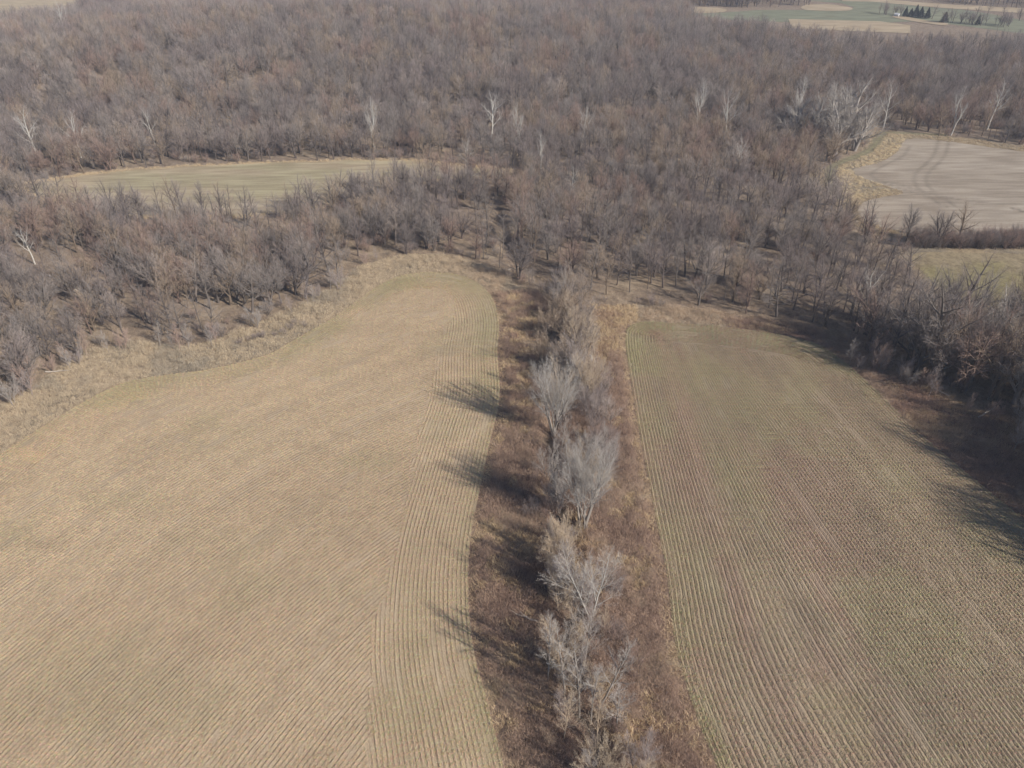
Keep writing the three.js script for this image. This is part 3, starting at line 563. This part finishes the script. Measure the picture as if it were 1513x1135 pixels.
// shrubs along the ditch
const shrubs = [growTree(SPEC.shrub, 81, many(9, 3.2, 0.045, 0.5, 21, 1.4), 6), growTree(SPEC.shrub, 82, many(11, 3, 0.04, 0.45, 22, 2), 6), growTree(SPEC.shrub, 83, many(8, 3.4, 0.045, 0.6, 23, 1.8), 6)].map(mergedKind);
shrubs.forEach((s, i) => { special['shrub' + i] = s; });
const shrubAt = [];
{
  const q = makeRandom(404);
  const add = (x, z, h, tint, label, group) => { placeTree('shrub', 'shrub' + Math.floor(q() * 3), tint, x, z, h / 6, q() * 6.28, label, group, 0.9 + 0.3 * q()).userData.category = 'shrub'; shrubAt.push([x, z]); };
  for (let k = 0; k < 40; k++) { const t = q(); add(mix(9, 21, q()), mix(-214, -158, t), mix(6, 12, q()), q() < 0.6 ? 'grey-brown' : 'tan', 'grey-brown leafless shrub in the thicket at the head of the ditch row', 'shrubs at the head of the ditch row'); }
  for (let k = 0; k < 20; k++) add(mix(17, 22.5, q()), mix(-165, -126, q()), mix(4.5, 8.5, q()), q() < 0.5 ? 'pale grey' : 'purple-grey', 'soft grey leafless shrub beside the pale fan-crowned tree', 'grey shrubs beside the fan-crowned tree');
  for (let k = 0; k < 22; k++) { const z = mix(-135, -84, q()); add(mix(4, 19, q()), z, mix(3, 6, q()), q() < 0.5 ? 'reddish-brown' : 'purple-grey', 'low reddish leafless shrub under the dome-crowned and forked trees', 'shrubs under the ditch trees'); }
  for (let k = 0; k < 16; k++) add(mix(4, 22, q()), mix(-82, -58, q()), mix(2.5, 5, q()), q() < 0.5 ? 'tan' : 'reddish-brown', 'low brown leafless shrub round the clump of poles by the ditch', 'shrubs round the clump of poles');
  for (let k = 0; k < 15; k++) { const t = q(); add(mix(-78, -60, t) + q() * 3, mix(-181, -193, t) + q() * 3, mix(1.6, 2.6, q()), 'purple-grey', 'low purple-grey shrub in the tan grass by the big stubble field', 'low shrubs in the tan margin'); }
}

// ---------------------------------------------------------------- the woods
const woods = [];
{
  const q = makeRandom(777);
  const blocked = (x, z) => inside(open, x, z) || inside(lens, x, z) || inside(tilledClear, x, z) || inside(smallClear, x, z) || inside(P.farClear, x, z) || inside(P.ridgeField, x, z);
  const lay = (z0, z1, step, hmin, hmax) => {
    for (let z = z0; z > z1; z -= step) for (let x = -0.9 * -z - 60; x < 0.9 * -z + 60; x += step) {
      const px = x + (q() - 0.5) * step * 0.95, pz = z + (q() - 0.5) * step * 0.95, r = q(), r2 = q(), r3 = q(), r4 = q(), r5 = q();
      if (!covered(px, pz, px > 0 && pz > -230 ? 80 : 34)) continue;
      if (blocked(px, pz)) continue;
      if (noise(px / 13, pz / 13, 201) < 0.3 && r5 < 0.75 && !(px > 78 && pz > -192)) continue;
      if (nearest(ditch, px, pz).d < 2.2) continue;
      if (standing.some(([sx, sz, d]) => Math.abs(sx - px) < d && Math.abs(sz - pz) < d && Math.hypot(sx - px, sz - pz) < d)) continue;
      const patch = fbm(px / 45, pz / 45, 207), h = mix(hmin, hmax, clamp(r * 0.6 + patch * 0.7 - 0.1));
      // stands of one kind: spreading, upright, vase, poles
      const stand = fbm(px / 30, pz / 30, 213) + (r2 - 0.5) * 0.55, kind = stand < 0.36 ? 9 + Math.floor(r3 * 3) : stand < 0.5 ? 3 + Math.floor(r3 * 3) : stand < 0.64 ? Math.floor(r3 * 3) : 6 + Math.floor(r3 * 3);
      const tall = px > 78 && pz > -183 ? 1.6 : px > 104 && pz > -240 ? 0.8 : 1; const t = fbm(px / 22, pz / 22, 219) + (r4 - 0.5) * 0.4;
      let tint = t < 0.33 ? 'purple-grey' : t < 0.44 ? 'dark grey' : t < 0.6 ? 'grey-brown' : t < 0.7 ? 'tan' : 'reddish-brown';
      if (r5 > 0.975) tint = 'pale grey';
      woods.push({ x: px, z: pz, kind, tint, s: h * tall / 15, turn: r2 * 17, girth: 1.08 + 0.4 * r3, d: Math.hypot(px, pz, 95) });
    }
  };
  lay(-60, -250, 5.9, 11, 19); lay(-62, -178, 6.6, 12, 19); lay(-250, -420, 5.5, 12, 18); lay(-420, -640, 6, 14, 20); lay(-640, -1080, 7.5, 14, 20);
}
woods.sort((a, b) => a.d - b.d);
const shown = woods.filter((w) => covered(w.x, w.z, 2, 7)), alone = new Set(shown.slice(0, 300));
for (const w of alone) {
  const where = w.x < -50 ? 'along the curved tan grass margin' : w.x < 2 ? 'behind the rounded corner of the big stubble field' : w.x < 62 ? 'in the woods where the ditch comes out' : 'in the woods shading the smaller stubble field';
  const shape = w.kind < 3 ? 'spreading' : w.kind < 6 ? 'upright' : w.kind < 9 ? 'fan-crowned' : w.kind < 11 ? 'slender pole-like' : 'many-stemmed', size = w.s > 1.3 ? 'tall ' : w.s < 0.9 ? 'low ' : '';
  placeTree('bare_tree', w.kind, w.tint, w.x, w.z, w.s, w.turn, `${size}leafless ${w.tint} ${shape} tree ${where}`, `bare trees ${where}`, w.girth);
}
{
  const o = mass('woodland', 'dense leafless winter woods filling the valley beyond the fields', 'woods');
  const q = makeRandom(31);
  scatter('bare_trees', whole, woods.filter((w) => !alone.has(w)).map((w) => { const k = 0.88 + 0.24 * q(), c = TINTS[w.tint]; return [w.kind, w.x, ground(w.x, w.z), w.z, w.turn, w.s * w.girth, w.s, c[0] * k, c[1] * k, c[2] * k]; }), plantMat, o);
}
console.log('woods', woods.length, 'in view', shown.length);
// brush and saplings under the trees
{
  const o = mass('undergrowth', 'leafless saplings and brush on the floor of the woods', 'undergrowth'), q = makeRandom(55), items = [];
  const geos = shrubs.map((s) => mergeGeometries([s.wood, s.twigs]));
  for (let k = 0; k < 9000; k++) {
    const z = -110 - 330 * Math.sqrt(q()), x = (q() - 0.5) * 1.5 * (-z + 60), r = q(), r2 = q();
    if (!covered(x, z, 10) || noise(x / 10, z / 10, 231) < 0.5) continue;
    if (inside(open, x, z) || inside(lens, x, z) || inside(tilledClear, x, z) || inside(smallClear, x, z) || nearest(ditch, x, z).d < 1.5) continue;
    const c = TINTS[r2 < 0.35 ? 'reddish-brown' : r2 < 0.7 ? 'grey-brown' : 'purple-grey'], s = mix(0.35, 0.95, r);
    items.push([k % 3, x, ground(x, z), z, r * 40, s, s, ...c]);
  }
  // the young hedge between the grey field and the small green one
  for (let k = 0; k < 260; k++) { const x = mix(136, 205, q()), z = -245.5 - 6 * q() + (x - 136) * 0.005, s = mix(0.6, 1.3, q()), c = TINTS[q() < 0.6 ? 'dark grey' : 'reddish-brown']; items.push([k % 3, x, 0, z, k, s, s, ...c]); }
  scatter('brush', geos, items, plantMat, o);
}
// ---------------------------------------------------------------- far farm: shed, dark conifers, field trees
{
  const conifer = (seed, h, w) => {
    const q = makeRandom(seed), wood = new Wood(), twigs = new Wood(), V = (x, y, z) => new THREE.Vector3(x, y, z);
    wood.tube([V(0, -0.3, 0), V(0, h * 0.6, 0), V(0, h, 0)], [0.22, 0.12, 0.02], 5, [0.12, 0.09, 0.07]);
    for (let k = 0; k < 1100; k++) { const t = q() ** 0.8, y = h * (0.06 + 0.92 * t), r = w * (1 - t) * (0.55 + 0.5 * q()) + 0.15, a = q() * 6.28; twigs.sliver(V(Math.cos(a) * r * 0.35, y, Math.sin(a) * r * 0.35), V(Math.cos(a) * r, y - 0.1 * r + 0.25 * q(), Math.sin(a) * r), 0.42, [0.035, 0.05, 0.04].map((v) => v * (0.7 + 0.6 * q())), q); }
    return { wood: wood.geometry(), twigs: twigs.geometry() };
  };
  special.coniferA = conifer(91, 11, 2.6); special.coniferB = conifer(92, 10, 3);
  [[355, -771, 1], [359, -769, 0.85], [362.5, -767, 1], [366, -764.5, 1.1], [370, -760, 0.9], [374.5, -737, 0.95], [397, -724, 0.7]].forEach(([x, z, s], i) => placeTree('conifer_tree', i % 2 ? 'coniferB' : 'coniferA', 'grey-brown', x, z, s, i * 1.3, i < 5 ? 'dark green conifer in the row beside the far white shed' : 'dark green conifer among the grey trees by the far fields', i < 5 ? 'conifers beside the far white shed' : 'conifers among the far grey trees', 1.9).scale.multiplyScalar(0.72 + 0.3 * hash(i, 1, 1)));
  const shed = new THREE.Group(); shed.name = 'shed';
  const wall = new THREE.MeshStandardMaterial({ color: new THREE.Color().setRGB(0.8, 0.79, 0.76), roughness: 0.8 }), roof = new THREE.MeshStandardMaterial({ color: new THREE.Color().setRGB(0.55, 0.55, 0.56), roughness: 0.6 }), dark = new THREE.MeshStandardMaterial({ color: new THREE.Color().setRGB(0.1, 0.09, 0.08), roughness: 0.8 });
  const gable = new THREE.Shape([[-2.5, 0], [2.5, 0], [2.5, 2.6], [0, 4.1], [-2.5, 2.6]].map(([x, y]) => new THREE.Vector2(x, y)));
  const body = new THREE.Mesh(new THREE.ExtrudeGeometry(gable, { depth: 7, bevelEnabled: false }), wall); body.name = 'wall'; body.position.z = -3.5; shed.add(body);
  for (const s of [-1, 1]) { const r = new THREE.Mesh(new THREE.BoxGeometry(3.3, 0.1, 7.6), roof); r.name = 'roof_panel'; r.position.set(s * 1.38, 3.4, 0); r.rotation.z = -s * 0.54; shed.add(r); }
  const door = new THREE.Mesh(new THREE.BoxGeometry(1.6, 2.1, 0.08), dark); door.name = 'door'; door.position.set(0, 1.05, 3.55); shed.add(door);
  shed.position.set(349, hill(349, -774) + 0.1, -774); shed.rotation.y = 0.7; shed.scale.setScalar(0.62); tag(shed, 'small white gabled shed by the far dark conifers', 'shed'); scene.add(shadows(shed));
  const q = makeRandom(93);
  for (const [x, z, h, k, tint, label] of [[435.5, -782.6, 13, 0, 'grey-brown', 'lone round-crowned tree on the far tan field, second of the line'], [428, -786, 9, 6, 'grey-brown', 'smallest lone tree on the far tan field'], [440.5, -766, 14, 1, 'purple-grey', 'lone spreading tree at the edge of the far tan field'], [446, -748, 15, 8, 'purple-grey', 'widest grey tree at the corner of the far tan field'], [453, -744, 8, 7, 'dark grey', 'low dark tree at the corner of the far tan field'], [373, -757, 14, 2, 'grey-brown', 'lone bare tree just past the far dark conifers']]) placeTree('field_tree', k, tint, x, z, h / 15, q() * 6, label, 'lone trees on the far fields', 1.25);
  for (let k = 0; k < 34; k++) { const t = q(), x = mix(374, 420, t) + (q() - 0.5) * 8, z = mix(-738, -716, t) + (q() - 0.5) * 16; placeTree('grove_tree', Math.floor(q() * 9), q() < 0.5 ? 'purple-grey' : 'dark grey', x, z, mix(8, 13, q()) / 15, q() * 6, 'leafless grey tree of the grove between the far fields', 'grove between the far fields', 1.2); }
  for (let k = 0; k < 9; k++) placeTree('grove_tree', Math.floor(q() * 9), 'purple-grey', mix(338, 356, q()), mix(-792, -780, q()), mix(9, 12, q()) / 15, q() * 6, 'leafless tree behind the far white shed', 'trees behind the far white shed', 1.2);
}
// ---------------------------------------------------------------- grass, weeds and stubble
function patchOf(seed, count, radius, hmin, hmax, width, lean, col, side) {
  const q = makeRandom(seed), g = new Wood();
  for (let k = 0; k < count; k++) {
    const r = radius * Math.sqrt(q()), a = q() * 6.28, b = q() * 6.28, h = mix(hmin, hmax, q()), l = lean * (0.3 + q()), p = new THREE.Vector3(r * Math.cos(a), -0.05, r * Math.sin(a));
    const e = p.clone().add(new THREE.Vector3(Math.cos(b) * h * l, h, Math.sin(b) * h * l)), tone = 0.75 + 0.5 * q(), c = col.map((v) => v * tone);
    g.sliver(p, e, width * (0.6 + 0.8 * q()), c, q);
    for (let s = 0; s < side; s++) { const m = p.clone().lerp(e, 0.45 + 0.5 * q()), d = new THREE.Vector3(q() - 0.5, 0.35 + 0.4 * q(), q() - 0.5).normalize(); g.sliver(m, m.clone().addScaledVector(d, h * 0.35), width * 0.9, c, q); }
  }
  return g.geometry();
}
const grassGeos = [1, 2, 3].map((s) => patchOf(500 + s, 46, 0.75, 0.35, 0.9, 0.05, 0.75, [1, 1, 1], 0));
const weedGeos = [1, 2, 3].map((s) => patchOf(520 + s, 22, 0.8, 0.7, 1.6, 0.028, 0.45, [1, 1, 1], 4));
const SKEW = ([r, g, b], k) => [r * k, g * k, b * k];
{
  const tall = mass('tall_grass', 'dry tan grass and weeds along the field margins and wood edges', 'grass');
  const rough = mass('ditch_brush', 'dry reddish-brown weeds and grass filling the ditch strip between the stubble fields', 'weeds');
  const q = makeRandom(61), A = [], B = [], Aw = [], Bw = [];
  for (let z = -45; z > -245; z -= 0.85) for (let x = -150; x < 140; x += 0.85) {
    const px = x + (q() - 0.5) * 0.9, pz = z + (q() - 0.5) * 0.9, r = q(), r2 = q(), v = Math.floor(q() * 3), turn = q() * 6.28;
    if (!covered(px, pz, 3, 0) || !inside(open, px, pz) || inside(leftField, px, pz) || inside(rightField, px, pz)) continue;
    const y = ground(px, pz), a = fbm(px / 9, pz / 9, 301), b = fbm(px / 3, pz / 3, 305, 2), s = 0.7 + 0.55 * r, k = 0.85 + 0.3 * r2;
    if (px > -13 && px < 36 && pz > -212) {
      const n = nearest(ditch, px, pz).d; if (n < 1.1) continue;
      const nearField = Math.min(nearest(leftField, px, pz, true).d, nearest(rightField, px, pz, true).d);
      const east = smooth(15, 20, px), weed = (a * 0.55 + b * 0.45) + east * 0.1 * smooth(-178, -160, pz) - 0.2 * smooth(-165, -182, pz) * east - (nearField < 1.6 ? 0.5 : 0);
      if (weed > 0.47) Bw.push([v, px, y, pz, turn, s, s * mix(0.7, 1.1, b), ...SKEW(mix3([0.30, 0.195, 0.148], [0.43, 0.305, 0.218], r2), k)]);
      else B.push([v, px, y, pz, turn, s, s * (nearField < 1.5 ? 0.55 : 1), ...SKEW(mix3([0.56, 0.42, 0.26], [0.44, 0.31, 0.2], smooth(0.4, 0.6, b)), k)]);
    } else if (px > 60 && pz > -195) {
      if (r < 0.85) (b > 0.46 ? Aw : A).push([v, px, y, pz, turn, s, s * 0.8, ...SKEW(mix3([0.30, 0.20, 0.15], [0.42, 0.31, 0.2], smooth(0.4, 0.6, a)), k)]);
    } else {
      const red = smooth(-30, 0, px) * 0.6, dull = smooth(0.5, 0.62, a);
      if (r > 0.9) continue;
      (b > 0.6 ? Aw : A).push([v, px, y, pz, turn, s, s * (0.6 + 0.5 * b), ...SKEW(mix3(mix3([0.50, 0.395, 0.27], [0.45, 0.32, 0.225], red), [0.36, 0.30, 0.225], dull * 0.8), k)]);
    }
  }
  for (let k = 0; k < 26000; k++) {
    const x = mix(-150, 140, q()), z = mix(-262, -90, q()), r = q(), r2 = q();
    if (inside(open, x, z) || !covered(x, z, 3, 0)) continue;
    const d = nearest(woodEdge, x, z).d; if (d > 22 || r > 1.05 - d / 22 || nearest(ditch, x, z).d < 1.5) continue;
    (r2 < 0.35 ? Aw : A).push([k % 3, x, ground(x, z), z, r2 * 50, 1, 0.35 + 0.5 * r, ...SKEW(mix3([0.42, 0.32, 0.22], [0.32, 0.24, 0.175], r2), 0.85 + 0.3 * r)]);
  }
  // the straw-coloured bank and the rough edges of the far clearings
  for (let k = 0; k < 9000; k++) {
    const x = mix(120, 240, q()), z = mix(-392, -246, q()), r = q(), v = Math.floor(q() * 3);
    if (!inside(tilledClear, x, z) || inside(tilled, x, z) || nearest(track, x, z).d < 1.9) continue;
    A.push([v, x, 0, z, r * 50, 1, 0.7 + 0.5 * r, ...SKEW(inside(strawBank, x, z) ? [0.62, 0.50, 0.33] : [0.48, 0.375, 0.25], 0.8 + 0.4 * r)]);
  }
  for (let k = 0; k < lens.length; k++) for (let s = 0; s < 8; s++) { const a = lens[k], b = lens[(k + 1) % lens.length], t = q(); A.push([s % 3, mix(a[0], b[0], t) + (q() - 0.5) * 3, 0, mix(a[1], b[1], t) + (q() - 0.5) * 3, q() * 6, 1.1, 0.9, 0.5, 0.38, 0.24]); }
  scatter('grass_tufts', grassGeos, A, plantMat, tall); scatter('weed_stalks', weedGeos, Aw, plantMat, tall);
  scatter('grass_tufts', grassGeos, B, plantMat, rough); scatter('weed_stalks', weedGeos, Bw, plantMat, rough);
  console.log('tufts', A.length, Aw.length, B.length, Bw.length);
}
{
  // cut stalks and straw along each row, in pieces of 2 m
  const pieces = [1, 2, 3, 4, 5].map((seed) => {
    const q = makeRandom(540 + seed), g = new Wood(), V = (x, y, z) => new THREE.Vector3(x, y, z);
    for (let x = -1; x < 1; x += 0.17 + 0.1 * q()) for (let k = 0; k < 3; k++) { const p = V(x + 0.06 * (q() - 0.5), -0.04, (q() - 0.5) * 0.1), h = 0.12 + 0.22 * q(); g.sliver(p, V(p.x + (q() - 0.5) * 0.25, h, p.z + (q() - 0.5) * 0.2), 0.055, [1, 1, 1].map((v) => v * (0.7 + 0.6 * q())), q); }
    for (let k = 0; k < 26; k++) { const p = V((q() - 0.5) * 2.2, 0.01 + 0.05 * q(), (q() - 0.5) * 0.85), a = q() * 6.28, l = 0.25 + 0.4 * q(); g.sliver(p, V(p.x + Math.cos(a) * l, p.y + 0.12 * q(), p.z + Math.sin(a) * l), 0.06, [1.1, 1.08, 1.0].map((v) => v * (0.75 + 0.55 * q())), q); }
    return g.geometry();
  });
  const q = makeRandom(62), L = [], R = [];
  const add = (out, x, z, turn, c, row, strong) => {
    const wear = noise(x / 6, z / 6, 331) * 0.5 + 0.5 * hash(row, 7, 3);
    if (wear < 0.2 || q() < 0.05) return;
    out.push([Math.floor(q() * 5), x, fieldY + 0.015, z, turn, 1, (0.6 + 0.6 * wear) * strong, ...SKEW(c, 0.9 + 0.12 * q()), 0]);
  };
  for (let r = 90; r < 260; r += ROW) { const st = 2 / r; for (let a = Math.PI * 0.5; a < Math.PI; a += st) { const x = ARC[0] + r * Math.cos(a), z = ARC[1] - r * Math.sin(a); if (covered(x, z, 2, 0) && inside(leftInner, x, z)) add(L, x, z, a + Math.PI / 2, colLeft(x, z), Math.round(r / ROW), 1); } }
  const offset = (poly, inner, out, depth, colFn) => {
    for (let k = 0; k < depth; k++) {
      for (let i = 0; i < poly.length; i++) {
        const a = poly[i], b = poly[(i + 1) % poly.length], Ls = Math.hypot(b[0] - a[0], b[1] - a[1]), nx = -(b[1] - a[1]) / Ls, nz = (b[0] - a[0]) / Ls, m = Math.max(1, Math.round(Ls / 2));
        for (let s = 0; s < m; s++) { const t = (s + 0.5) / m, o = (k + 0.5) * ROW; for (const sg of [1, -1]) { const x = mix(a[0], b[0], t) + nx * o * sg, z = mix(a[1], b[1], t) + nz * o * sg; if (!covered(x, z, 2, 0) || !inside(poly, x, z) || inside(inner, x, z) || nearest(poly, x, z, true).d < o - 0.05) continue; add(out, x, z, Math.atan2(-(b[1] - a[1]), b[0] - a[0]), colFn(x, z), k, 1.1); } }
      }
    }
  };
  offset(leftField, leftInner, L, 24, colLeft);
  for (let v = 20; v < 120; v += ROW) for (let z = -186; z < -45; z += 2) { let x = v; for (let k = 0; k < 8; k++) x += v - across(x, z); const x2 = x + 0.0; if (!covered(x2, z, 2, 0) || !inside(rightInner, x2, z)) continue; const e = (across(x2, z + 1) - across(x2, z - 1)) / 2; add(R, x2, z, Math.PI / 2 - Math.atan(e) , colRight(x2, z), Math.round(v / ROW), 1.15); }
  offset(rightField, rightInner, R, 14, colRight);
  const a = mass('corn_stubble', 'cut corn stalks standing in curved rows on the large tan field', 'stubble'), b = mass('corn_stubble', 'cut corn stalks standing in rows on the smaller brown field', 'stubble');
  scatter('stalk_rows', pieces, L, plantMat, a); scatter('stalk_rows', pieces, R, plantMat, b);
  console.log('stubble', L.length, R.length);
}
// ---------------------------------------------------------------- odds and ends
{
  const q = makeRandom(71), bark = woodMat['pale grey'];
  const log = (x, z, len, turn, label) => {
    const w = new Wood(), V = (a, b, c) => new THREE.Vector3(a, b, c), pts = []; for (let k = 0; k <= 5; k++) pts.push(V(len * (k / 5 - 0.5), 0.25 + 0.15 * q() + 0.05 * k, (q() - 0.5) * 0.3));
    w.tube(pts, [0.2, 0.19, 0.16, 0.13, 0.1, 0.05], 6, [0.32, 0.28, 0.24]);
    const l = new THREE.Mesh(w.geometry(), bark); l.name = 'trunk'; const o = new THREE.Group(); o.name = numbered('fallen_log'); o.add(l);
    for (let k = 1; k < 4; k++) { const b = new Wood(), d = V(0.5 + q(), 0.5 * q(), q() - 0.5).normalize(); b.tube([pts[k], pts[k].clone().addScaledVector(d, 0.9), pts[k].clone().addScaledVector(d, 1.7).add(V(0, 0.3, 0.2))], [0.07, 0.05, 0.015], 4, [0.34, 0.3, 0.26]); const m = new THREE.Mesh(b.geometry(), bark); m.name = 'branch'; o.add(m); }
    o.position.set(x, ground(x, z), z); o.rotation.y = turn; tag(o, label, 'log'); scene.add(shadows(o));
  };
  log(111, -149, 7, 0.6, 'pale fallen log at the wood edge by the shaded brush strip'); log(104, -158, 5, 2.2, 'shorter pale fallen log under the trees shading the smaller field'); log(1.5, -229.5, 6, 0.5, 'pale log lying across the ditch mouth in the woods'); log(-115, -167, 6, 0.05, 'thin fallen branch lying out on the tan margin from the woods'); log(2, -89, 5, 2.7, 'pale fallen branch on the shaded bank beside the ditch');
  const stump = new THREE.Group(); stump.name = 'tree_stump';
  const sg = new THREE.CylinderGeometry(0.45, 0.7, 1.5, 9, 4), sp = sg.attributes.position; for (let k = 0; k < sp.count; k++) { const t = noise(sp.getX(k) * 4 + 9, sp.getZ(k) * 4 + sp.getY(k), 5); sp.setX(k, sp.getX(k) * (0.8 + 0.4 * t)); sp.setZ(k, sp.getZ(k) * (0.8 + 0.4 * t)); if (sp.getY(k) > 0.6) sp.setY(k, sp.getY(k) + (t - 0.5) * 0.6); } sg.computeVertexNormals();
  const sm = new THREE.Mesh(sg, new THREE.MeshStandardMaterial({ color: new THREE.Color().setRGB(0.42, 0.38, 0.34), roughness: 0.9 })); sm.name = 'trunk'; sm.position.y = 0.6; stump.add(sm);
  for (let k = 0; k < 4; k++) { const w = new Wood(), a = k * 1.6 + 0.4; w.tube([new THREE.Vector3(0, 0.25, 0), new THREE.Vector3(Math.cos(a) * 0.8, 0.15, Math.sin(a) * 0.8), new THREE.Vector3(Math.cos(a) * 1.4, -0.1, Math.sin(a) * 1.4)], [0.22, 0.14, 0.05], 5, [0.3, 0.26, 0.22]); const m = new THREE.Mesh(w.geometry(), bark); m.name = 'root'; stump.add(m); }
  stump.position.set(20.4, ground(20.4, -173), -173); tag(stump, 'pale broken stump alone in the brushy grass above the smaller field', 'stump'); scene.add(shadows(stump));
}
scene.fog = new THREE.FogExp2(new THREE.Color(0.82, 0.85, 0.98), 0.00019);
renderer.render(scene, camera);
